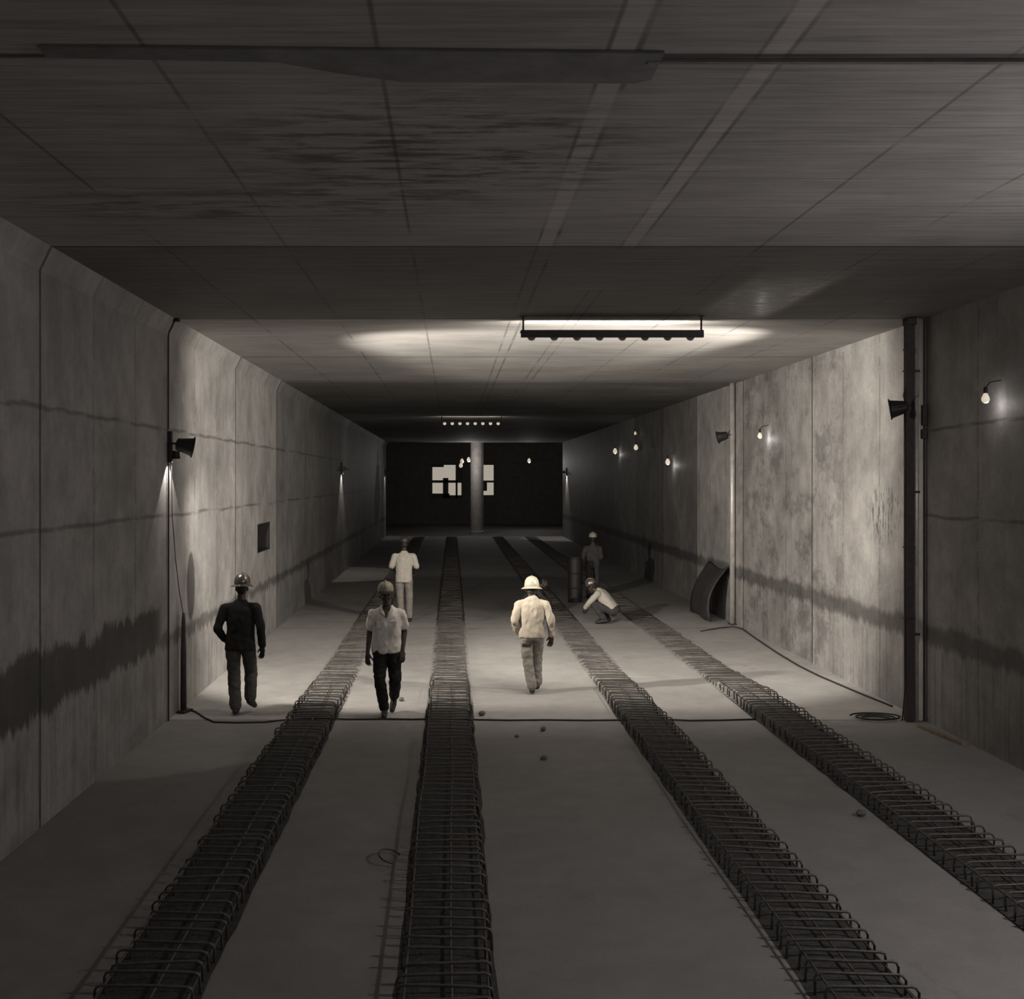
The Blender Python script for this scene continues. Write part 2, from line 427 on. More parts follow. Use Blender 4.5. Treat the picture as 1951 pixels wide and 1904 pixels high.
# the dark hall beyond the tunnel
b = MB(); b.box((1.2, (Y1 + YH) / 2, -0.17), (30, YH - Y1, 0.30)); shell('floor_hall', b, M_HALL)
b = MB(); b.box((1.2, (Y1 + YH) / 2, ZC + 1.4), (30, YH - Y1, 0.40)); shell('ceiling_hall', b, M_HALL)
for nm, xx in (('wall_hall_left', -13.9), ('wall_hall_right', 16.3)):
    b = MB(); b.box((xx, (Y1 + YH) / 2, 3), (0.4, YH - Y1, 7.2)); shell(nm, b, M_HALL)
for nm, xa, xb in (('wall_portal_left', -14, XL - 0.6), ('wall_portal_right', XR + 0.6, 16.4)):
    b = MB(); b.box(((xa + xb) / 2, Y1 - 0.2, 3), (xb - xa, 0.4, 7.2)); shell(nm, b, M_HALL)
b = MB(); b.box(((XL + XR) / 2, Y1 - 0.2, ZC + 0.95), (XR - XL + 1.2, 0.4, 1.1)); shell('wall_portal_top', b, M_HALL)
WIN = [(-1.45, 0.68, 1.75, 4.16), (2.10, 2.92, 1.95, 4.16)]
b = MB()
def fw(x0, x1, z0, z1): b.box(((x0 + x1) / 2, YH + 0.2, (z0 + z1) / 2), (x1 - x0, 0.4, z1 - z0))
fw(-14, WIN[0][0], -0.4, 6.6); fw(WIN[0][1], WIN[1][0], -0.4, 6.6); fw(WIN[1][1], 16.4, -0.4, 6.6)
for (x0, x1, z0, z1) in WIN: fw(x0, x1, -0.4, z0); fw(x0, x1, z1, 6.6)
shell('wall_far', b, M_HALL)
def window(name, spec, bars, mats):
    x0, x1, z0, z1 = spec
    r = tag(empty(name, ((x0 + x1) / 2, YH, z0)), kind='structure')
    fr = MB(); t = 0.06
    for (c, d) in (((x0 + t / 2 , z0 + (z1 - z0) / 2), (t, z1 - z0)), ((x1 - t / 2, z0 + (z1 - z0) / 2), (t, z1 - z0)),
                   (((x0 + x1) / 2, z0 + t / 2), (x1 - x0, t)), (((x0 + x1) / 2, z1 - t / 2), (x1 - x0, t))):
        fr.box((c[0] - (x0 + x1) / 2, 0.15, c[1] - z0), (d[0], 0.1, d[1]))
    fr.build('window_frame', M_BLACK, r)
    for (xa, xb, za, zb) in bars:
        m = MB(); m.box(((xa + xb) / 2 - (x0 + x1) / 2, 0.15, (za + zb) / 2 - z0), (xb - xa, 0.08, zb - za)); m.build('glazing_bar', M_BLACK, r)
window('window_1', WIN[0], [(-1.40, 0.62, 2.86, 3.04), (-0.66, -0.28, 1.81, 3.2), (0.22, 0.36, 1.81, 4.1), (0.36, 0.62, 3.04, 4.1), (-1.40, -0.20, 1.81, 2.12),
                                (-0.28, 0.62, 1.81, 2.0), (-1.39, -0.6, 3.95, 4.1)], None)
window('window_2', WIN[1], [(2.16, 2.86, 2.88, 3.02), (2.16, 2.40, 2.3, 2.88)], None)

# tarred felt strip on the near ceiling (wider on its right half)
b = MB(); zt, th = ZC - 0.001, 0.013
out = [(-1.95, 5.42), (-0.9, 5.45), (0.93, 5.50), (1.01, 5.50), (1.01, 5.86), (0.93, 5.92), (-0.25, 5.90), (-0.55, 5.78), (-0.85, 5.62), (-1.95, 5.56)]
n = len(out); vs = [(x, y, zt) for x, y in out] + [(x, y, zt - th) for x, y in out]
b.add(vs, [tuple(range(n)), tuple(range(2 * n - 1, n - 1, -1))] + [(i, (i + 1) % n, n + (i + 1) % n, n + i) for i in range(n)])
tag(b.build('felt_strip', M_PATCH), 'dark felt strip stuck across the near ceiling, ragged at its right end', 'patch')
b = MB(); b.box((3.4, 5.62, ZC - 0.009), (4.9, 0.035, 0.016)); 
tag(b.build('ceiling_fillet', M_PATCH), 'thin dark fillet running right across the near ceiling to the right wall', 'fillet')

# ------------------------------------------------------------------ reinforcement strips
STRIPS = [(-1.785, '', 0.32),
          (-0.038, '', 0.32),
          (2.42, '', 0.32),
          (4.18, '', 0.34)]
LAB = ['leftmost of the four rebar strips, left of the man in the open-collared white shirt',
       'rebar strip running straight ahead between the white-shirted man and the white-hatted man',
       'rebar strip third from the left wall, right of the man in the white hat',
       'rightmost of the four rebar strips, nearest the tall dark post']
def staple_mesh(w, h, seed):
    random.seed(seed); b = MB(); r = 0.009; c = 0.035
    j = lambda a: random.uniform(-a, a)
    lx, rx = -w + j(.02), w + j(.02); hl, hr = h + j(.012), h + j(.012); sk = j(.03)
    p = [(lx, sk, -0.01), (lx + j(.008), sk, hl - c), (lx + c * .3, sk, hl - c * .3), (lx + c, sk, hl),
         (0, j(.012), (hl + hr) / 2 + j(.006)), (rx - c, -sk, hr), (rx - c * .3, -sk, hr - c * .3), (rx + j(.008), -sk, hr - c), (rx, -sk, -0.01)]
    b.tube(p, r, 6)
    return b
SP = 0.168
for si, (cx, _, hwid) in enumerate(STRIPS):
    root = empty('rebar_strip', (cx, D, 0), LAB[si], 'reinforcement bars', 'rebar strips along the tunnel floor')
    bed = MB(); bw = hwid - 0.01
    ys = []; y = 4.6
    while y < Y1 - 0.5: ys.append(y); y += 0.25 if y < 26 else 1.2
    ed = [(bw + random.uniform(-.012, .012), bw + random.uniform(-.012, .012)) for _ in ys]
    vs = []
    for yy, (a, c) in zip(ys, ed):
        q = random.uniform(-.004, .006)
        vs += [(-a, yy - D, 0.001), (-a * .55, yy - D, 0.014 + q), (c * .5, yy - D, 0.013 - q), (c, yy - D, 0.001)]
    fs = []
    for i in range(len(ys) - 1):
        for k in range(3): fs.append((i * 4 + k, i * 4 + k + 1, i * 4 + 4 + k + 1, i * 4 + 4 + k))
    bed.add(vs, fs); o = bed.build('rough_bed', M_BED, root, smooth=True); o['label'] = 'dark rough concrete bed under the bars'
    hgt = 0.135
    variants = [staple_mesh(hwid - 0.05, hgt, 100 * si + k).mesh('stirrup', True) for k in range(8)]
    for v_ in variants: v_.materials.append(M_REBAR)
    random.seed(50 + si)
    y = 6.15; cnt = 0; far = MB()
    while y < Y1 - 1.0:
        sink = -0.112 * min(1.0, max(0.0, (y - 16.0) / 2.4))       # further in the bars are half buried in dusty concrete
        if cnt < 100:
            o = link('stirrup', variants[random.randrange(8)], None, root, (random.uniform(-.012, .012), y - D + random.uniform(-.022, .022), sink),
                     (random.uniform(-.06, .06), 0, random.uniform(-.025, .025)))
        else:
            sm = staple_mesh(hwid - 0.05, hgt, 999 + cnt)
            far.add([(v[0], v[1] + y - D, v[2] + sink) for v in sm.v], sm.f)
        cnt += 1; y += SP
    o = far.build('stirrup_row', M_REBAR, root, smooth=True); o['kind'] = 'stuff'
    for lx, lz in ((-hwid + 0.075, hgt - 0.022), (0.03, 0.05), (hwid - 0.075, 0.05)):
        lb = MB(); pts = []; yy = 5.2
        while yy < 17.2: pts.append((lx + random.uniform(-.012, .012), yy - D, lz + random.uniform(-.004, .004))); yy += 1.3
        lb.tube(pts, 0.008, 6); lb.build('longitudinal_bar', M_REBAR, root, smooth=True)

# ------------------------------------------------------------------ lamps
def spot(name, parent, loc, direction, watts, deg, blend=0.05, size=0.06, color=(1.0, 0.92, 0.80)):
    l = bpy.data.lights.new(name, 'SPOT'); l.energy = watts; l.spot_size = math.radians(deg); l.spot_blend = blend
    l.shadow_soft_size = size; l.color = color
    o = bpy.data.objects.new(name, l); COL.objects.link(o); o.parent = parent; o.location = loc
    o.rotation_euler = Vector(direction).to_track_quat('-Z', 'Y').to_euler()
    return o
def point(name, parent, loc, watts, size=0.02, color=(1.0, 0.945, 0.91)):
    l = bpy.data.lights.new(name, 'POINT'); l.energy = watts; l.shadow_soft_size = size; l.color = color
    o = bpy.data.objects.new(name, l); COL.objects.link(o); o.parent = parent; o.location = loc
    return o

def batten(x0, x1, y, z, watts, label, glow, drop=0.0):
    """row of eight reflector bulbs screwed along a board hung from the ceiling, all pointing down the tunnel"""
    cx = (x0 + x1) / 2; L = x1 - x0
    r = empty('lamp_batten', (cx, y, z), label, 'lamp bar', 'lamp bars hung under the ceiling')
    m = MB(); m.box((0, 0, 0), (L, 0.045, 0.092)); m.build('board', M_BLACK, r, bevel=0.006)
    if glow is None:
        m = MB(); m.box((0, 0.13, 0.040), (L, 0.22, 0.010)); m.build('added_shield', M_BLACK, r)  # added, out of sight behind the board, to keep bulb light off the ceiling
    for sx in (-1, 1):
        m = MB(); m.tube([(sx * (L / 2 - 0.03), 0, 0.03), (sx * (L / 2 - 0.03), 0, ZC - z - 0.012)], 0.012, 8)
        m.box((sx * (L / 2 - 0.03), 0, ZC - z - 0.006), (0.07, 0.05, 0.012)); m.build('hanger_rod', M_BLACK, r)
    for i in range(8):
        x = -L / 2 + L * (i + 0.5) / 8
        s = MB(); dirv = Vector((0, 0.96, -0.26)).normalized()
        Mx = Matrix.Translation((x, 0.028, 0.004 - drop)) @ dirv.to_track_quat('Z', 'Y').to_matrix().to_4x4()
        s.lathe([(0.018, 0), (0.018, 0.035), (0.028, 0.045), (0.05, 0.085), (0.053, 0.10)], 16, Mx)
        so = s.build('bulb_body', M_HOOD if glow is None else glow, r, smooth=True)
        g = MB(); g.lathe([(0.050, 0.101), (0.045, 0.108), (0.02, 0.114), (0.002, 0.115)], 16, Mx); g.build('bulb_face', M_GLOW_DIM, so, smooth=True)
        tip = Mx @ Vector((0, 0, 0.125))
        spot('bulb_light', so, tip, (0, 0.96, -0.28), watts, 178, 0.40, 0.045)
    return r
batten(0.853, 3.133, 14.40, 4.875, P_BATTEN, 'near dark lamp bar hung by two rods where the bright ceiling begins', None)
batten(-0.37, 1.58, 36.7, 4.93, P_FAR_BATTEN, 'far lamp bar with a row of eight glowing bulbs above the dark end', M_GLOW, 0.055)

def flood(parent, loc, direction, watts, deg, beam):
    """bucket floodlight on a yoke; loc is the swivel point"""
    q = Vector(direction).to_track_quat('Z', 'Y').to_matrix().to_4x4(); Mx = Matrix.Translation(loc) @ q
    h = MB(); h.lathe([(0.03, -0.10), (0.075, -0.085), (0.085, -0.03), (0.115, 0.10), (0.135, 0.115), (0.135, 0.125), (0.108, 0.11), (0.07, -0.02), (0.02, -0.06)], 20, Mx)
    ho = h.build('flood_housing', M_BLACK, parent, smooth=False)
    g = MB(); g.lathe([(0.100, 0.085), (0.101, 0.090), (0.002, 0.094)], 20, Mx); g.build('flood_lens', M_GLOW_DIM, ho)
    y = MB(); a = Mx @ Vector((0.14, 0, 0)); c = Mx @ Vector((-0.14, 0, 0)); d = Mx @ Vector((0.14, 0, -0.13)); e = Mx @ Vector((-0.14, 0, -0.13))
    y.tube([a, d, e, c], 0.008, 6); y.build('flood_yoke', M_BLACK, parent)
    # the reflector throws a broad fan: one beam across the tunnel, one down across its floor
    for dip, share, half in ((1, 1.0, deg / 2), (48, 0.30, 46)):
        c, d = math.cos(math.radians(dip)), math.sin(math.radians(dip))
        hx, hy = math.cos(math.radians(half + 2)), math.sin(math.radians(half + 2))
        spot('flood_light', ho, Mx @ Vector((0, 0, 0.16)), (beam * hx * c, hy, -hx * d), watts * share, 2 * half, 0.42, 0.09)

# tall dark post with floodlight and pipes at the right wall
r = empty('lamp_post', (5.775, 14.60, 0), 'tall dark post carrying a black floodlight beside the brightest wall', 'lamp post')
m = MB(); m.box((0, 0, ZC / 2 - 0.01), (0.105, 0.10, ZC - 0.03)); m.build('post', M_DWOOD, r, bevel=0.008)
m = MB(); m.box((0.0, -0.02, ZC - 0.05), (0.125, 0.16, 0.085)); m.build('head_block', M_BLACK, r, bevel=0.006)
for zz in (4.70, 4.43, 2.2, 1.3):
    m = MB(); m.box((0, 0, zz), (0.118, 0.113, 0.022)); m.build('pipe_strap', M_BLACK, r)
m = MB(); m.tube([(-0.04, 0, 4.25), (-0.07, 0.0, 4.12), (-0.03, 0.01, 3.99)], 0.012, 6); m.build('lamp_arm', M_BLACK, r)
flood(r, (-0.11, 0.02, 3.965), (-0.92, 0.36, -0.16), P_FLOOD, 74, -1)
m = MB(); m.tube([(-0.056, -0.02, 3.9), (-0.062, -0.03, 3.0), (-0.058, -0.02, 2.0), (-0.065, -0.03, 0.9), (-0.062, -0.04, 0.45), (-0.09, -0.05, 0.2), (-0.11, -0.06, 0.02)], 0.010, 6)
m.build('lamp_cable', M_CABLE, r, smooth=True)
m = MB(); m.tube([(5.874, 14.62, 0.0), (5.874, 14.62, ZC)], 0.030, 12)
pr = tag(m.build('steel_pipe', M_STEEL, None, smooth=True), 'pale steel riser pipe between the tall dark post and the right wall', 'pipe')
for zz in (4.43, 2.9, 1.1):
    m = MB(); m.box((5.874, 14.625, zz), (0.070, 0.075, 0.03)); m.build('pipe_clamp', M_BLACK, pr)
r2 = empty('switch_box', (5.965, 14.60, 0), 'thin dark conduit with a switch box on the right wall behind the post', 'switch box')
m = MB(); m.tube([(0, 0, 0), (0, 0, ZC)], 0.013, 8); m.build('conduit', M_BLACK, r2)
m = MB(); m.box((-0.012, -0.03, 3.87), (0.064, 0.06, 0.26)); m.build('box_upper', M_BLACK, r2, bevel=0.008)
m = MB(); m.box((-0.016, -0.03, 3.63), (0.068, 0.06, 0.12)); m.build('box_lower', M_BLACK, r2, bevel=0.008)

# second pole further in
r = empty('pole_lamp', (5.915, 24.40, 0), 'slim pale pole with a small black floodlight standing further along the right wall', 'lamp post')
m = MB(); m.tube([(0, 0, 0), (0, 0, ZC)], 0.055, 14); m.build('pole', M_STEEL, r, smooth=True)
m = MB(); m.box((0, 0, 0.01), (0.13, 0.2, 0.02)); m.build('foot_plate', M_BLACK, r)
m = MB(); m.tube([(-0.05, 0, 4.1), (-0.10, 0, 4.0)], 0.012, 6); m.build('lamp_arm', M_BLACK, r)
flood(r, (-0.19, 0.0, 3.98), (-0.86, 0.42, -0.22), P_FLOOD_FAR, 100, -1)

# hooded lamps on the side walls
def hooded(x, y, z, side, watts, label, hood=True):
    r = empty('hooded_lamp', (x, y, z), label, 'wall lamp', 'hooded lamps on the side walls')
    m = MB(); m.box((-side * 0.0, 0, 0.03), (0.05, 0.07, 0.40)); m.build('wall_bracket', M_BLACK, r, bevel=0.006)
    off = 0.12 if hood else 0.075
    if hood:
        m = MB(); m.tube([(side * 0.02, 0, 0.05), (side * 0.06, 0.01, 0.085), (side * off, 0.02, 0.07)], 0.012, 8); m.build('arm', M_BLACK, r)
        d = Vector((side * 0.10, 0.05, -1)).normalized()
        Mx = Matrix.Translation((side * off, 0.02, 0.06)) @ d.to_track_quat('Z', 'Y').to_matrix().to_4x4()
        m = MB(); m.lathe([(0.02, -0.02), (0.035, 0.0), (0.06, 0.03), (0.115, 0.10), (0.118, 0.105), (0.11, 0.10), (0.055, 0.035), (0.01, 0.012)], 20, Mx)
        m.build('hood', M_HOOD, r, smooth=True)
        g = MB(); g.ball(Mx @ Vector((0, 0, 0.062)), 0.026, 10, 7); g.build('bulb', M_GLOW, r, smooth=True)
        lp = Mx @ Vector((0, 0, 0.10))
    else:
        m = MB(); m.lathe([(0.045, 0.0), (0.045, -0.05), (0.055, -0.10), (0.048, -0.10), (0.03, -0.05)], 16, Matrix.Translation((side * off, 0, -0.02))); m.build('down_light', M_BLACK, r)
        lp = Vector((side * off, 0, -0.135))
    spot('hood_light', r, lp, (-side * 0.16, 0.0, -1), watts, 88, 0.10, 0.02, (1.0, 0.92, 0.82))
    return r
hl = hooded(XL + 0.03, 14.66, 3.44, 1, P_HOOD, 'dark lamp on the left wall by the joint, throwing a bright cone down the wall', hood=False)
flood(hl, (0.17, 0.0, 0.05), (0.93, 0.30, -0.20), P_FLOOD_LEFT, 72, 1)
hooded(XL + 0.03, 37.5, 3.40, 1, P_HOOD_FAR * 2, 'small hooded lamp halfway down the left wall, a bright streak under it')
hooded(XL + 0.03, 61.6, 3.42, 1, P_HOOD_FAR, 'tiny hooded lamp at the far end of the left wall')
hooded(XR - 0.03, 60.4, 3.46, -1, P_HOOD_FAR * 3, 'tiny hooded lamp at the far end of the right wall')

# bare bulbs
def bulb(x, y, z, watts, label, side=1, wall=0.0, hang=0.35, big=1.0):
    r = empty('bare_bulb', (x, y, z), label, 'light bulb', 'bare bulbs strung along the tunnel')
    g = MB(); g.lathe([(a_ * big, c_ * big - 0.05 * (big - 1)) for a_, c_ in ((0.004, -0.062), (0.026, -0.055), (0.042, -0.03), (0.042, -0.005), (0.028, 0.028), (0.017, 0.05))], 14); g.build('glass', M_GLOW, r, smooth=True)
    m = MB(); m.lathe([(0.019, 0.048), (0.022, 0.055), (0.022, 0.105), (0.012, 0.118)], 12); m.build('socket', M_BLACK, r, smooth=True)
    m = MB()
    if wall: m.tube([(0, 0, 0.11), (side * wall * 0.3, 0, 0.17), (side * wall * 0.99, 0, 0.19)], 0.007, 6)
    else: m.tube([(0, 0, 0.11), (0.01, 0.01, hang)], 0.006, 6)
    m.build('wire', M_CABLE, r)
    if watts: point('bulb_light', r, (side * 0.02, 0, -0.078 * big - 0.05 * (big - 1)), watts, 0.012)
    return r
XB = XR - 0.17
bulb(XB, 12.60, 3.95, P_BULB * 0.6, 'dim bare bulb on the right wall in front of the tall post', wall=0.17)
bulb(XB, 21.85, 3.90, P_BULB * 1.1, 'bare bulb on the right wall between the tall post and the slim pole', wall=0.17)
bulb(XB, 31.2, 3.58, P_BULB, 'bare bulb with a glowing streak on the right wall, first beyond the slim pole', wall=0.17, big=1.5)
bulb(XB, 41.3, 4.14, P_BULB * 0.7, 'bare bulb on the right wall, second beyond the slim pole', wall=0.17, big=1.8)
bulb(5.72, 36.0, 4.11, 0, 'lower of two bulbs hung one above the other near the far right wall', hang=ZC - 4.11, big=1.6)
bulb(5.83, 36.8, 4.55, 0, 'upper of two bulbs hung one above the other near the far right wall', hang=ZC - 4.52)
# the string goes on behind the photographer
bulb(XB, 6.1, 4.20, P_BULB_NEAR, 'bare bulb on the near right wall beyond the edge of view', wall=0.17)
bulb(XB, -5.5, 3.9, P_BULB_NEAR * 0.7, 'bare bulb on the right wall behind the viewpoint', wall=0.17)
# bulbs in the hall
def hall_bulb(px, py, Y, watts, label):
    k = FPX / Y; return bulb((px - CX) / k, Y, CAMZ + (CY - py) / k, watts, label, hang=ZC + 1.2 - (CAMZ + (CY - py) / k), big=2.4)
hall_bulb(893, 873, 64.2, 80, 'right bulb of the close pair hung before the round column')
hall_bulb(880, 876, 64.0, 0, 'upper left bulb of the close pair hung before the round column')
hall_bulb(878, 884, 63.35, 0, 'lower left bulb of the close pair hung before the round column')
hall_bulb(1008, 875, 70.0, 130, 'single bulb hanging in the dark right of the round column')
b = MB(); b.lathe([(0.42, -0.02), (0.42, 0.12), (0.37, 0.16), (0.37, 5.9), (0.5, 6.2), (0.5, 6.3)], 24)
tag(b.build('column', simple('column_concrete', (0.32, 0.30, 0.28), 0.7, nscale=3), smooth=False, loc=(1.40, 66.0, 0)), 'round concrete column standing between the two far windows', 'column')

# ------------------------------------------------------------------ cables, boards and rubble
def fl(px, py, z=0.0):          # point on the floor under a place in the photograph
    k = (py - CY) / (CAMZ - z); Y = FPX / k; return ((px - CX) / k, Y, z)
m = MB(); m.tube([fl(a, c, 0.012) for a, c in ((352, 1350), (372, 1356), (390, 1368), (408, 1376), (450, 1377), (505, 1376))] +
                 [(-2.2, 14.58, 0.014), (-1.9, 14.63, 0.026), (-1.6, 14.66, 0.026), (-1.3, 14.66, 0.012), (-0.9, 14.69, 0.012), (-0.5, 14.66, 0.012), (-0.05, 14.65, 0.026), (0.33, 14.64, 0.012),
                  (0.7, 14.61, 0.012), (1.2, 14.63, 0.012), (1.7, 14.60, 0.012), (2.1, 14.62, 0.012), (2.5, 14.63, 0.026), (3.0, 14.59, 0.012), (3.4, 14.61, 0.012), (3.85, 14.66, 0.014)], 0.011, 6)
tag(m.build('floor_cable', M_CABLE, smooth=True), 'long black cable lying across the floor from the left stand along the joint', 'cable')
m = MB(); m.tube([fl(a, c, 0.012) for a, c in ((1700, 1346), (1640, 1322), (1600, 1305), (1560, 1288), (1520, 1268), (1480, 1244), (1440, 1217), (1415, 1199), (1398, 1194), (1370, 1197), (1335, 1203))], 0.013, 6)
tag(m.build('wall_cable', M_CABLE, smooth=True), 'black cable lying along the foot of the bright right wall to the slim pole', 'cable')
# dark stand below the left lamp
r = empty('lamp_stand', (-3.545, 15.22, 0), 'short dark stand on a flat foot against the left wall, wires running down to it', 'stand')
m = MB(); m.lathe([(0.042, 0.02), (0.038, 0.7), (0.026, 1.20), (0.016, 1.30)], 10); m.build('stand_post', M_DWOOD, r, smooth=True)
m = MB(); m.box((0.03, -0.05, 0.0155), (0.11, 0.24, 0.03), Matrix.Rotation(-0.3, 3, 'Z')); m.build('stand_foot', M_BLACK, r, bevel=0.006)
m = MB(); m.tube([(-0.04, -0.50, 3.30), (-0.04, -0.45, 2.6), (-0.035, -0.30, 2.05), (-0.02, -0.15, 1.6), (0, 0, 1.27)], 0.006, 5); m.build('stand_wire', M_CABLE, r)
m = MB(); m.tube([(XL + 0.022, D - 0.06, 0.0), (XL + 0.022, D - 0.06, 3.26)], 0.010, 8)
tag(m.build('wall_conduit', M_BLACK), 'thin dark conduit running up the left wall below the dark lamp', 'conduit')
m = MB(); m.tube([(XL + 0.02, D - 0.06, 3.70), (XL + 0.02, D - 0.06, ZC - 0.25), (XL + 0.03, D - 0.06, ZC - 0.18), (XL + 0.10, D - 0.05, ZC - 0.03)], 0.010, 8)
m.box((XL + 0.10, D - 0.05, ZC - 0.02), (0.11, 0.10, 0.04))
tag(m.build('wall_conduit', M_BLACK), 'thin dark conduit running up the left wall above the dark lamp', 'conduit')

# dark sheet leaning at the slim pole
b = MB(); nu, nv = 10, 10; top = []; bot = []
for i in range(nu + 1):
    for j in range(nv + 1):
        u = i / nu; v = j / nv
        y = 24.75 + 1.9 * u; z = (0.02 + (1.18 - 0.12 * math.sin(u * 3)) * v)
        x = 5.52 + 0.40 * v ** 1.6 - 0.05 * math.sin(v * PI) - 0.04 * math.sin(u * 7 + v * 2) * (1 - v * .5) - 0.06 * (1 - u) * math.sin(v * PI)
        top.append((x, y, z)); bot.append((x + 0.035, y, z))
vs = top + bot; N = (nu + 1) * (nv + 1); fs = []
for i in range(nu):
    for j in range(nv):
        a = i * (nv + 1) + j; q = (a, a + 1, a + nv + 2, a + nv + 1); fs.append(q); fs.append(tuple(N + k for k in q[::-1]))
edge = [i * (nv + 1) for i in range(nu + 1)] + [nu * (nv + 1) + j for j in range(1, nv + 1)] + [i * (nv + 1) + nv for i in range(nu - 1, -1, -1)] + [j for j in range(nv - 1, 0, -1)]
for k in range(len(edge)):
    a, c = edge[k], edge[(k + 1) % len(edge)]; fs.append((a, c, N + c, N + a))
b.add(vs, fs)
tag(b.build('leaning_sheet', M_TARP, smooth=True), 'dark buckled sheet leaning on the right wall behind the slim pole', 'sheet')

# dark barrel among the far workers
r = empty('barrel', (3.07, 28.9, 0), 'dark upright barrel just behind the crouching man in a white shirt', 'barrel')
m = MB(); m.lathe([(0.17, 0.0), (0.18, 0.01), (0.18, 0.34), (0.19, 0.36), (0.18, 0.38), (0.18, 0.70), (0.19, 0.72), (0.18, 0.74), (0.18, 1.08), (0.185, 1.10), (0.17, 1.10), (0.165, 1.075)], 24)
m.build('drum', M_BLACK, r)
m = MB(); m.lathe([(0.165, 1.07), (0.165, 1.078)], 24); m.build('lid', M_BLACK, r)

m = MB()
m.tube([(0.17 * (1 + 0.03 * i) * math.cos(i * 0.5), 0.11 * (1 + 0.03 * i) * math.sin(i * 0.5), 0.014 + 0.0011 * i) for i in range(32)], 0.011, 6)
tag(m.build('cable_coil', M_CABLE, smooth=True, loc=(5.40, 14.70, 0)), 'slack coil of black cable on the floor at the foot of the tall dark post', 'cable')
m = MB(); m.box((0, 0, 0.021), (0.09, 1.0, 0.04)); 
tag(m.build('plank', M_WOOD, loc=(5.83, 13.75, 0), rot=(0, 0, 0.12), bevel=0.004), 'short pale plank lying on the floor by the right wall', 'plank')
m = MB(); m.tube([(0.09 * math.cos(a), 0.16 * math.sin(a), 0.012 + 0.05 * math.sin(a * .5) ** 2) for a in [0.6 + i * 0.45 for i in range(11)]], 0.008, 6)
tag(m.build('wire_hoop', M_REBAR, smooth=True, loc=fl(743, 1640)), 'bent wire hoop lying left of the straight rebar strip', 'wire')

def stone(px, py, s, label):
    random.seed(int(px)); b = MB(); b.ball((0, 0, 0), (s, s * .8, s * .6), 9, 6)
    b.v = [tuple(Vector(v) * (1 + random.uniform(-.18, .18))) for v in b.v]
    x, y, z = fl(px, py)
    lo = min(v[2] for v in b.v)
    tag(b.build('rubble_lump', M_STONE, loc=(x, y, -lo - 0.002), rot=(0, 0, px)), label, 'rubble', 'lumps of rubble on the floor')
stone(918, 1364, 0.05, 'concrete lump right beside the straight rebar strip at the joint')
stone(1035, 1393, 0.045, 'dark lump on the floor in front of the white-hatted man')
stone(1037, 1448, 0.04, 'dark lump lying nearest the bottom of the photo in the middle floor')
stone(765, 1336, 0.045, "small lump behind the white-shirted man's rear foot")
stone(985, 1405, 0.03, 'tiny lump on the middle floor, left of a larger dark one')
stone(1640, 1556, 0.05, 'dark lump on the floor left of the rightmost rebar strip')

# ------------------------------------------------------------------ people
M_SKIN = simple('dark_skin', (0.060, 0.042, 0.034), 0.5, 0, 0.15, 20)
M_SKIN2 = simple('brown_skin', (0.10, 0.072, 0.058), 0.5, 0, 0.15, 20)
M_HAIR = simple('black_hair', (0.012, 0.011, 0.011), 0.6, 0, 0.3, 60)
M_EYE = simple('eye_white', (0.35, 0.33, 0.30), 0.3, 0, 0.0)
M_LIP = simple('lips', (0.055, 0.032, 0.030), 0.45, 0, 0.1)
M_SHOE = simple('dark_leather', (0.022, 0.019, 0.018), 0.5, 0, 0.3, 20)
M_BLACKCLOTH = simple('black_jacket_cloth', (0.012, 0.012, 0.012), 0.85, 0, 0.3, 30)
M_DARKTROUSER = simple('black_trouser_cloth', (0.012, 0.011, 0.011), 0.85, 0, 0.3, 30)
M_GREYTROUSER = simple('grey_trouser_cloth', (0.085, 0.078, 0.075), 0.85, 0, 0.3, 12)
M_PALETROUSER = simple('pale_trouser_cloth', (0.25, 0.23, 0.205), 0.85, 0, 0.25, 10)
M_DENIM = simple('dark_work_cloth', (0.05, 0.048, 0.05), 0.85, 0, 0.3, 12)
M_WHITESHIRT = simple('white_shirt_cloth', (0.84, 0.80, 0.74), 0.85, 0, 0.12, 8)
M_PALESHIRT = simple('off_white_shirt_cloth', (0.50, 0.47, 0.42), 0.85, 0, 0.12, 8)
M_CREAM = simple('cream_jacket_cloth', (0.38, 0.335, 0.275), 0.85, 0, 0.15, 8)
M_HATWHITE = simple('white_helmet_shell', (0.38, 0.35, 0.28), 0.4, 0, 0.1, 8)
M_HATSTEEL = simple('bare_metal_helmet', (0.22, 0.20, 0.18), 0.25, 0.7, 0.2, 8)
M_HATDARK = simple('dark_helmet_shell', (0.05, 0.04, 0.042), 0.4, 0, 0.2, 8)
M_BAND = simple('dark_band', (0.02, 0.018, 0.017), 0.7)

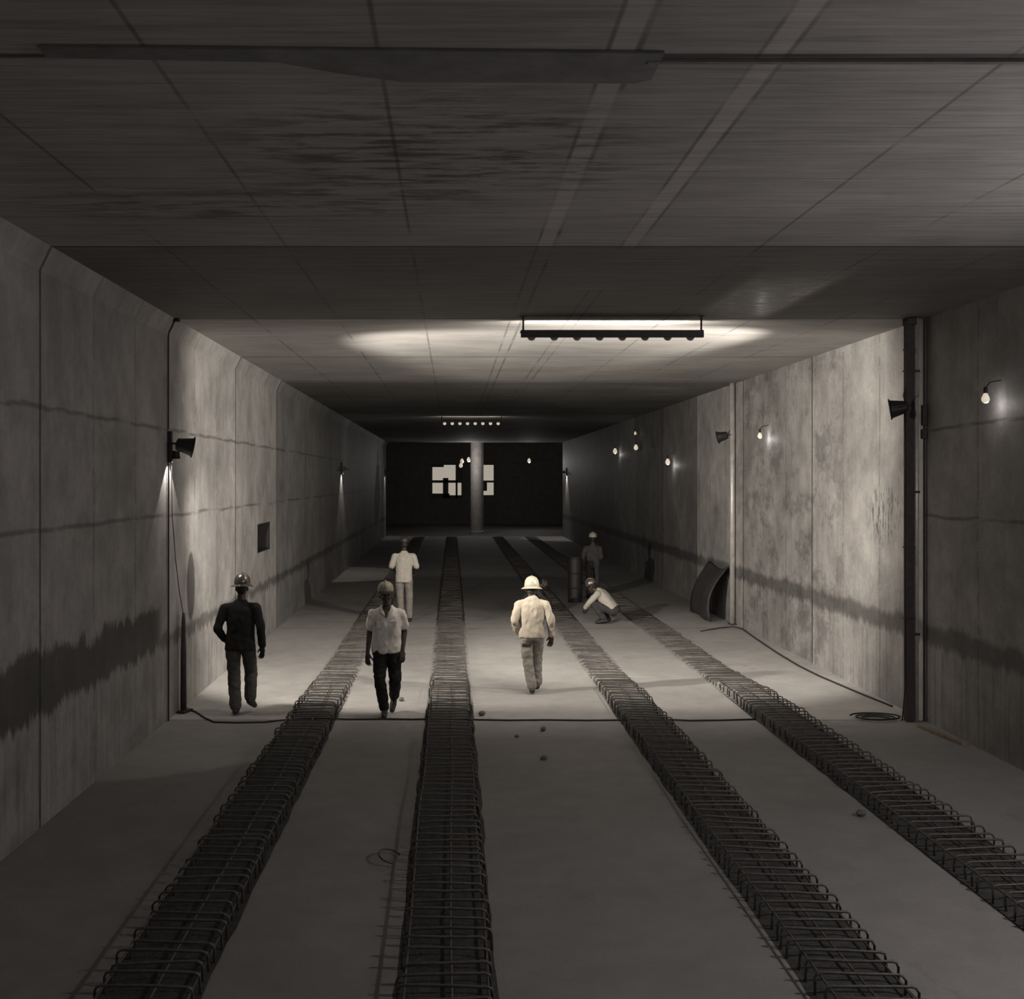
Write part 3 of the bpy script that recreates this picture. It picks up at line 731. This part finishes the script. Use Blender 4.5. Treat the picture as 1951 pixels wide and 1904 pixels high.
def hand(mb, wrist, tip_dir, palm_n, thumb_dir, curl=0.35, k=1.0):
    """palm with four fingers of different lengths and a thumb; tip_dir along the fingers, palm_n out of the palm"""
    d = Vector(tip_dir).normalized(); n_ = Vector(palm_n); n_ = (n_ - d * n_.dot(d)).normalized(); t = Vector(thumb_dir); t = (t - d * t.dot(d) - n_ * t.dot(n_)).normalized()
    w = Vector(wrist)
    R = Matrix((t, n_, d)).transposed()
    mb.ball(w + d * 0.048 * k, (0.040 * k, 0.017 * k, 0.055 * k), 14, 9, R)
    mb.limb(w - d * 0.01, w + d * 0.03 * k, 0.026 * k, 0.024 * k)
    for off, ln, sp in ((0.030, 0.072, .10), (0.010, 0.082, .03), (-0.011, 0.076, -.03), (-0.030, 0.060, -.10)):
        p = w + d * (0.088 * k) + t * (off * k); a = 0.0; q = p
        cur = d + t * sp
        for j, seg in enumerate((0.42, 0.32, 0.26)):
            cur = (cur + n_ * (curl * (0.6 + 0.5 * j))).normalized()
            e = q + cur * (ln * seg * k)
            mb.limb(q, e, (0.0092 - 0.0008 * j) * k, (0.0086 - 0.0008 * j) * k, 8); q = e
    p = w + d * 0.025 * k + t * 0.028 * k
    e1 = p + (t * 0.40 + d * 0.85 + n_ * 0.45).normalized() * 0.036 * k
    e2 = e1 + (t * 0.25 + d * 0.85 + n_ * 0.45).normalized() * 0.032 * k
    mb.limb(p, e1, 0.0125 * k, 0.0105 * k, 8); mb.limb(e1, e2, 0.0105 * k, 0.0088 * k, 8)

def head(mb, c, R):
    def P(x, y, z): return Vector(c) + R @ Vector((x, y, z))
    def B(p, r): mb.ball(P(*p), r, 18, 12, R)
    B((0, -0.012, 0.025), (0.076, 0.094, 0.088))           # skull
    B((0, 0.022, -0.02), (0.064, 0.068, 0.078))            # face
    B((0, 0.040, -0.078), (0.044, 0.045, 0.034))           # jaw
    B((0, 0.074, -0.094), (0.020, 0.018, 0.016))           # chin
    B((0, 0.080, 0.022), (0.050, 0.016, 0.013))            # brow
    mb.limb(P(0, 0.088, 0.010), P(0, 0.104, -0.024), 0.009, 0.014, 10)   # nose
    B((0.013, 0.094, -0.028), (0.010, 0.010, 0.008)); B((-0.013, 0.094, -0.028), (0.010, 0.010, 0.008))
    for s in (-1, 1):
        B((s * 0.040, 0.064, -0.024), (0.022, 0.022, 0.020))   # cheek
        mb.ball(P(s * 0.078, -0.008, -0.008), (0.010, 0.020, 0.031), 10, 8, R)    # ear
    B((0, 0.082, -0.058), (0.027, 0.014, 0.013))           # mouth mound

def shoe(mb, ankle, toe):
    a = Vector(ankle); t = Vector(toe)
    d = (t - a); f = Vector((d.x, d.y, d.z)).normalized()
    heel = a - f * 0.045 + Vector((0, 0, -0.045)) if f.z > -0.6 else a - f * 0.02
    mb.limb(heel, a.lerp(t, .5) + Vector((0, 0, -0.012)), 0.040, 0.046, 12)
    mb.limb(a.lerp(t, .45) + Vector((0, 0, -0.010)), t, 0.047, 0.036, 12)
    mb.limb(a, a.lerp(t, .35), 0.042, 0.036, 12)
    mb.limb(a + Vector((0, 0, .02)), heel, 0.042, 0.034, 12)

def hat(kind, root, c, R, mat, name='hard_hat', tall=1.0):
    Mx = Matrix.Translation(Vector(c)) @ R.to_4x4() @ Matrix.Diagonal((1, 1, tall, 1))
    b = MB()
    if kind == 'full':        # full-brim helmet
        b.lathe([(0.098, 0.0), (0.106, 0.012), (0.105, 0.045), (0.096, 0.085), (0.072, 0.118), (0.038, 0.136), (0.004, 0.140)], 28, Mx, 1.0, 1.16)
        o = b.build(name, mat, root, smooth=True)
        br = MB(); br.lathe([(0.098, 0.010), (0.125, 0.000), (0.150, -0.016), (0.155, -0.018), (0.152, -0.022), (0.122, -0.008), (0.096, 0.000)], 28, Mx, 1.0, 1.13)
        br.build('brim', mat, o, smooth=True)
    else:                     # cap-style helmet with a peak in front
        b.lathe([(0.098, -0.005), (0.103, 0.010), (0.102, 0.045), (0.093, 0.082), (0.068, 0.112), (0.036, 0.128), (0.004, 0.132)], 28, Mx, 1.0, 1.14)
        o = b.build(name, mat, root, smooth=True)
        br = MB(); vs = []; n = 13
        for ring, zz in ((0, 0.012), (1, -0.012), (1, -0.018), (0, 0.004)):
            for k in range(n):
                th = PI * (0.12 + 0.76 * k / (n - 1)); rr = 0.099 if ring == 0 else 0.099 + 0.060 * math.sin(PI * k / (n - 1)) ** .7
                vs.append(Mx @ Vector((rr * math.cos(th), rr * 1.14 * math.sin(th), zz)))
        fs = []
        for q in range(4):
            for k in range(n - 1): fs.append((q * n + k, q * n + k + 1, ((q + 1) % 4) * n + k + 1, ((q + 1) % 4) * n + k))
        fs += [(0, n, 2 * n, 3 * n), (n - 1, 4 * n - 1, 3 * n - 1, 2 * n - 1)]
        br.add(vs, fs); br.build('peak', M_BAND if mat is not M_HATDARK else mat, o)
    rd = MB(); rd.tube([Mx @ Vector((0, -0.118 * math.cos(t), 0.02 + 0.122 * math.sin(t))) for t in [0.25 + i * (PI - 0.5) / 12 for i in range(13)]], 0.008, 8)
    rd.build('ridge', mat, o, smooth=True)
    return o

def person(loc, rz, label, J, top, bottom, hatspec=None, skin=M_SKIN, face=False, sleeve='long', hem=0.84, sleeve_end=0.55, collar=False, group=None, wr=0.006, pocket=None, seed=1.0, vox=0.0075, scale=1.0, leg_r=(0.092, 0.072, 0.066), belly=0.0):
    r = empty('person', loc, label, 'person', group, rz); r.scale = (scale,) * 3
    V = {k: Vector(v) for k, v in J.items()}
    ch, ne, hd = V['chest'], V['neck'], V['head']; pe = V['pelvis']
    up = (ch - pe).normalized()
    HR = Euler(J.get('head_rot', (0, 0, 0)), 'XYZ').to_matrix()
    # body: one continuous surface
    b = MB(); head(b, hd, HR)
    b.limb(ne - up * 0.02, hd + HR @ Vector((0, -0.015, -0.06)), 0.058, 0.052)
    b.loft([(pe - up * 0.08, 0.10, 0.08), (pe, 0.145, 0.10), (pe.lerp(ch, .4), 0.12, 0.085), (pe.lerp(ch, .8), 0.15, 0.10), (ch + up * 0.07, 0.15, 0.09), (ne, 0.06, 0.055)])
    for s in 'LR':
        sg = -1 if s == 'L' else 1
        sh, el, wr_, fi = V['sh' + s], V['el' + s], V['wr' + s], V['fi' + s]
        b.limb(ch + up * 0.05, sh, 0.06, 0.052); b.limb(sh, el, 0.050, 0.039); b.limb(el, wr_, 0.040, 0.026)
        inward = (pe - wr_); inward.z = 0
        if inward.length < 0.01: inward = Vector((-sg, 0, 0))
        hand(b, wr_, fi - wr_, J.get('palm' + s, Vector((-sg * 0.55, -0.85, 0))), J.get('th' + s, Vector((-sg, 0.5, 0))), J.get('curl' + s, 0.45), 1.08)
        hp, kn, an, to = V['hip' + s], V['kn' + s], V['an' + s], V['to' + s]
        b.limb(hp, kn, 0.078, 0.052); b.limb(kn, an, 0.052, 0.036); b.limb(an, to, 0.034, 0.026)
    b.organic('body', skin, r, vox, 3, factor=0.4)
    if face:
        for s in (-1, 1):
            e = MB(); e.ball(hd + HR @ Vector((s * 0.031, 0.082, 0.004)), (0.012, 0.007, 0.007), 10, 8, HR); e.build('eye', M_EYE, r, True)
            ib = MB(); ib.ball(hd + HR @ Vector((s * 0.031, 0.0875, 0.004)), (0.005, 0.003, 0.005), 8, 6, HR); ib.build('iris', M_HAIR, r, True)
        m = MB(); m.ball(hd + HR @ Vector((0, 0.093, -0.058)), (0.022, 0.006, 0.008), 12, 8, HR); m.build('mouth', M_LIP, r, True)
        m = MB()
        for s in (-1, 1): m.ball(hd + HR @ Vector((s * 0.030, 0.091, 0.024)), (0.018, 0.005, 0.004), 10, 6, HR)
        m.build('eyebrows', M_HAIR, r, True)
    # hair
    h = MB(); h.ball(hd + HR @ Vector((0, -0.024, 0.032)), (0.082, 0.092, 0.090), 18, 12, HR); h.ball(hd + HR @ Vector((0, -0.055, -0.02)), (0.066, 0.052, 0.062), 14, 10, HR)
    h.organic('hair', M_HAIR, r, 0.008, 2)
    # trousers
    t = MB()
    a0, a1, a2 = leg_r
    t.loft([(pe - up * 0.10, 0.13, 0.105), (pe - up * 0.02, 0.168, 0.122), (pe + up * 0.08, 0.155, 0.112), (pe + up * 0.13, 0.148, 0.108)])
    for s in 'LR':
        hp, kn, an = V['hip' + s], V['kn' + s], V['an' + s]
        end = an.lerp(kn, 0.10)
        t.limb(hp, kn, a0, a1); t.limb(kn, kn.lerp(end, .5), a1, (a1 + a2) / 2); t.limb(kn.lerp(end, .5), end, (a1 + a2) / 2, a2)
    t.organic('trousers', bottom, r, 0.009, 6, wr * 1.2, (8, 8, 11), seed + 3)
    # shirt or jacket
    c = MB()
    hz = hem - 0.0
    bt = pe + up * ((hz - pe.z) / max(up.z, 0.35)) if up.z > 0.8 else pe + up * 0.02
    c.loft([(bt, 0.182 + belly, 0.128), (bt + (ch - bt) * 0.12, 0.180 + belly, 0.128), (bt.lerp(ch, .45), 0.170 + belly * .6, 0.122), (bt.lerp(ch, .8), 0.182, 0.128),
            (ch + up * 0.035, 0.176, 0.118), (ch + up * 0.085, 0.140, 0.097), (ch + up * 0.118, 0.098, 0.080), (ne - up * 0.012, 0.066, 0.064)])
    for s in 'LR':
        sh, el, wr_ = V['sh' + s], V['el' + s], V['wr' + s]
        c.limb(ch + up * 0.062, sh, 0.070, 0.064)
        if sleeve == 'long':
            c.limb(sh, el, 0.066, 0.058); c.limb(el, el.lerp(wr_, .92), 0.058, 0.047)
        else:
            e = sh.lerp(el, sleeve_end); c.limb(sh, sh.lerp(e, .6), 0.066, 0.068); c.limb(sh.lerp(e, .6), e, 0.068, 0.068)
    so = c.organic('shirt' if sleeve != 'long' else 'jacket', top, r, 0.0085, 14, wr * 1.35, (9, 9, 6), seed)
    # collar
    if collar:
        k = MB()
        for s in (-1, 1):
            p = [(s * 0.018, 0.118, -0.115), (s * 0.085, 0.088, -0.055), (s * 0.080, 0.01, 0.015), (s * 0.058, 0.052, 0.012)]
            vs = [ne + Vector(q) for q in p]; vs2 = [v + Vector((s * 0.004, 0.012, 0.008)) for v in vs]
            k.add(vs + vs2, [(0, 1, 2, 3), (7, 6, 5, 4), (0, 4, 5, 1), (1, 5, 6, 2), (2, 6, 7, 3), (3, 7, 4, 0)])
        k.build('collar', top, so, bevel=0.004)
        n_ = MB(); q = [(-0.040, 0.060, 0.0), (0.040, 0.060, 0.0), (0.0, 0.142, -0.125)]
        vs = [ne + Vector(v) for v in q] + [ne + Vector(v) + Vector((0, -0.03, -0.01)) for v in q]
        n_.add(vs, [(0, 1, 2), (5, 4, 3), (0, 3, 4, 1), (1, 4, 5, 2), (2, 5, 3, 0)]); n_.build('bare_throat', skin, so)
        bt_ = MB()
        for i in range(4): bt_.ball((0.0, ch.y + 0.128 - 0.0 * i, ch.z - 0.06 - 0.095 * i), (0.007, 0.006, 0.007), 8, 6)
        bt_.build('buttons', M_WHITESHIRT, so)
        for s in (-1, 1):
            pk = MB(); pk.box((s * 0.085, ch.y + 0.122, ch.z - 0.07), (0.085, 0.012, 0.095)); pk.build('breast_pocket', top, so, bevel=0.004)
    else:
        k = MB(); k.loft([(ne - up * 0.045, 0.086, 0.080), (ne - up * 0.008, 0.072, 0.070), (ne - up * 0.004, 0.060, 0.058)]); k.build('collar', top, so, True)
    if pocket:
        pk = MB(); pk.box(pocket, (0.125, 0.02, 0.05)); pk.build('pocket_flap', M_BAND, r, bevel=0.006)
    for s in 'LR':
        k = MB(); shoe(k, V['an' + s], V['to' + s]); k.organic('shoe', M_SHOE, r, 0.008, 3)
    if hatspec:
        hat(hatspec[0], r, hd + HR @ Vector((0, -0.006, 0.048 + (hatspec[2] if len(hatspec) > 2 else 0))), HR, hatspec[1], tall=hatspec[3] if len(hatspec) > 3 else 1.0)
    return r

# man in the dark jacket walking away at the left
person((-2.755, 15.0, 0), 0.0, 'person in black jacket and metal hard hat walking away beside the left wall', dict(
    pelvis=(0, 0, 0.93), chest=(0.005, 0.02, 1.33), neck=(0.005, 0.035, 1.50), head=(0.01, 0.07, 1.635), head_rot=(-0.10, 0, 0),
    shL=(-0.195, 0, 1.385), elL=(-0.285, -0.06, 1.13), wrL=(-0.215, 0.06, 0.97), fiL=(-0.17, 0.09, 0.88), palmL=(1, 0, 0.2), thL=(0.2, 0.8, 0),
    shR=(0.205, 0, 1.385), elR=(0.27, -0.03, 1.13), wrR=(0.285, 0.03, 0.885), fiR=(0.275, 0.06, 0.75),
    hipL=(-0.098, 0, 0.90), knL=(-0.088, 0.035, 0.49), anL=(-0.060, -0.01, 0.085), toL=(-0.072, 0.165, 0.035),
    hipR=(0.098, 0.01, 0.90), knR=(0.105, 0.20, 0.53), anR=(0.120, 0.06, 0.19), toR=(0.150, 0.21, 0.085)),
    M_BLACKCLOTH, M_GREYTROUSER, ('full', M_HATSTEEL, 0.000, 1.15), hem=0.84, seed=2.2, belly=0.012, leg_r=(0.098, 0.082, 0.076))
# man in white shirt walking towards the photographer
person((-0.846, 14.93, 0), PI, 'person in open-collared white short-sleeved shirt and dark trousers walking towards the viewer', dict(
    pelvis=(0, 0, 0.90), chest=(0, 0.015, 1.27), neck=(0, 0.03, 1.42), head=(0.012, 0.06, 1.555), head_rot=(-0.03, 0.03, 0.08),
    shL=(-0.180, 0, 1.315), elL=(-0.222, -0.06, 1.08), wrL=(-0.205, 0.06, 0.86), fiL=(-0.205, 0.11, 0.73),
    shR=(0.180, 0, 1.315), elR=(0.228, -0.03, 1.07), wrR=(0.248, 0.03, 0.82), fiR=(0.248, 0.06, 0.68),
    hipR=(0.088, 0.01, 0.87), knR=(0.085, 0.10, 0.47), anR=(0.030, 0.03, 0.085), toR=(0.028, 0.20, 0.035),
    hipL=(-0.088, 0, 0.87), knL=(-0.105, 0.06, 0.46), anL=(-0.080, -0.26, 0.19), toL=(-0.058, -0.15, 0.045)),
    M_WHITESHIRT, M_DARKTROUSER, ('cap', M_HATWHITE, 0.014), face=True, sleeve='short', hem=0.83, sleeve_end=0.62, collar=True, seed=5.1, wr=0.0085, belly=0.016, vox=0.0065, leg_r=(0.098, 0.074, 0.062))
# man in white hat and cream jacket
person((1.135, 16.47, 0), 0.0, 'person in cream jacket and white wide-brimmed helmet seen from behind in the middle', dict(
    pelvis=(-0.005, 0, 0.87), chest=(0.0, 0.03, 1.225), neck=(0.0, 0.06, 1.375), head=(0.005, 0.125, 1.475), head_rot=(-0.12, 0, 0),
    shL=(-0.185, 0.02, 1.265), elL=(-0.255, -0.05, 1.05), wrL=(-0.205, 0.08, 0.88), fiL=(-0.16, 0.13, 0.80), palmL=(1, 0, 0.2), thL=(0.2, 0.8, 0),
    shR=(0.190, 0.02, 1.265), elR=(0.265, -0.02, 1.045), wrR=(0.283, 0.03, 0.83), fiR=(0.272, 0.06, 0.70),
    hipL=(-0.090, 0, 0.845), knL=(-0.060, 0.02, 0.46), anL=(0.000, -0.02, 0.085), toL=(0.012, 0.15, 0.035),
    hipR=(0.085, 0, 0.845), knR=(0.085, 0.16, 0.48), anR=(0.085, 0.18, 0.11), toR=(0.10, 0.36, 0.06)),
    M_CREAM, M_PALETROUSER, ('full', M_HATWHITE, -0.014, 1.16), hem=0.80, seed=8.4, wr=0.008, pocket=(-0.085, -0.128, 0.71), leg_r=(0.090, 0.072, 0.068))
# man in white shirt further in
person((-1.04, 24.8, 0), 0.0, 'person in white shirt and pale trousers standing further in, seen from behind', dict(
    pelvis=(0, 0, 0.95), chest=(0, 0.02, 1.36), neck=(0, 0.04, 1.53), head=(0, 0.09, 1.665), head_rot=(-0.15, 0, 0),
    shL=(-0.195, 0.0, 1.410), elL=(-0.275, 0.03, 1.17), wrL=(-0.20, 0.22, 1.06), fiL=(-0.08, 0.30, 1.05), palmL=(0, 0, 1), thL=(0, 0.3, 1),
    shR=(0.195, 0.0, 1.410), elR=(0.275, 0.03, 1.17), wrR=(0.22, 0.22, 1.03), fiR=(0.10, 0.30, 1.02), palmR=(0, 0, 1), thR=(0, 0.3, 1),
    hipL=(-0.095, 0, 0.92), knL=(-0.085, 0.03, 0.50), anL=(-0.055, 0.0, 0.085), toL=(-0.07, 0.18, 0.035),
    hipR=(0.095, 0, 0.92), knR=(0.115, 0.02, 0.50), anR=(0.115, -0.03, 0.085), toR=(0.135, 0.15, 0.035)),
    M_PALESHIRT, M_PALETROUSER, ('cap', M_HATDARK), sleeve='short', hem=0.86, sleeve_end=0.85, seed=3.7, vox=0.009, leg_r=(0.092, 0.074, 0.066))
CR = dict(
    pelvis=(0, -0.17, 0.30), chest=(0, 0.10, 0.60), neck=(0, 0.21, 0.70), head=(0, 0.31, 0.77), head_rot=(-0.5, 0, 0),
    shL=(-0.185, 0.14, 0.64), elL=(-0.24, 0.30, 0.47), wrL=(-0.15, 0.42, 0.33), fiL=(-0.10, 0.47, 0.21), palmL=(0.8, -0.2, 0), thL=(0.2, 1, 0.2),
    shR=(0.185, 0.14, 0.64), elR=(0.24, 0.30, 0.47), wrR=(0.15, 0.43, 0.34), fiR=(0.10, 0.48, 0.22), palmR=(-0.8, -0.2, 0), thR=(-0.2, 1, 0.2),
    hipL=(-0.10, -0.15, 0.28), knL=(-0.17, 0.25, 0.43), anL=(-0.13, 0.0, 0.10), toL=(-0.15, 0.17, 0.035),
    hipR=(0.10, -0.15, 0.28), knR=(0.17, 0.25, 0.43), anR=(0.13, 0.0, 0.10), toR=(0.15, 0.17, 0.035))
person((3.27, 24.55, 0), PI / 2 - 0.35, 'person in white shirt and pale cap crouching over the floor on the right', CR, M_PALESHIRT, M_DENIM, ('cap', M_HATSTEEL), sleeve='long', seed=6.0, vox=0.009)
person((3.63, 29.85, 0), 0.0, 'person in dark work clothes and pale cap standing behind the crouching one', dict(
    pelvis=(0, 0, 0.88), chest=(0, 0.02, 1.24), neck=(0, 0.04, 1.39), head=(0.01, 0.07, 1.52), head_rot=(-0.08, 0, 0.2),
    shL=(-0.185, 0, 1.285), elL=(-0.25, -0.03, 1.06), wrL=(-0.24, 0.06, 0.83), fiL=(-0.22, 0.09, 0.70),
    shR=(0.175, 0, 1.285), elR=(0.21, -0.05, 1.06), wrR=(0.16, 0.14, 0.90), fiR=(0.11, 0.24, 0.86),
    hipL=(-0.09, 0, 0.85), knL=(-0.10, 0.02, 0.47), anL=(-0.10, 0, 0.085), toL=(-0.12, 0.18, 0.035),
    hipR=(0.09, 0, 0.85), knR=(0.10, 0.03, 0.47), anR=(0.10, 0.0, 0.085), toR=(0.12, 0.18, 0.035)),
    M_DENIM, M_DENIM, ('cap', M_HATWHITE), hem=0.82, seed=9.0, vox=0.010)
person((1.80, 26.3, 0), -PI / 2 - 0.3, 'bare-headed person in dark clothes crouching behind the man in the white helmet', CR, M_DENIM, M_DARKTROUSER, None, skin=M_SKIN2, sleeve='long', seed=4.0, vox=0.010, face=True, scale=0.93)
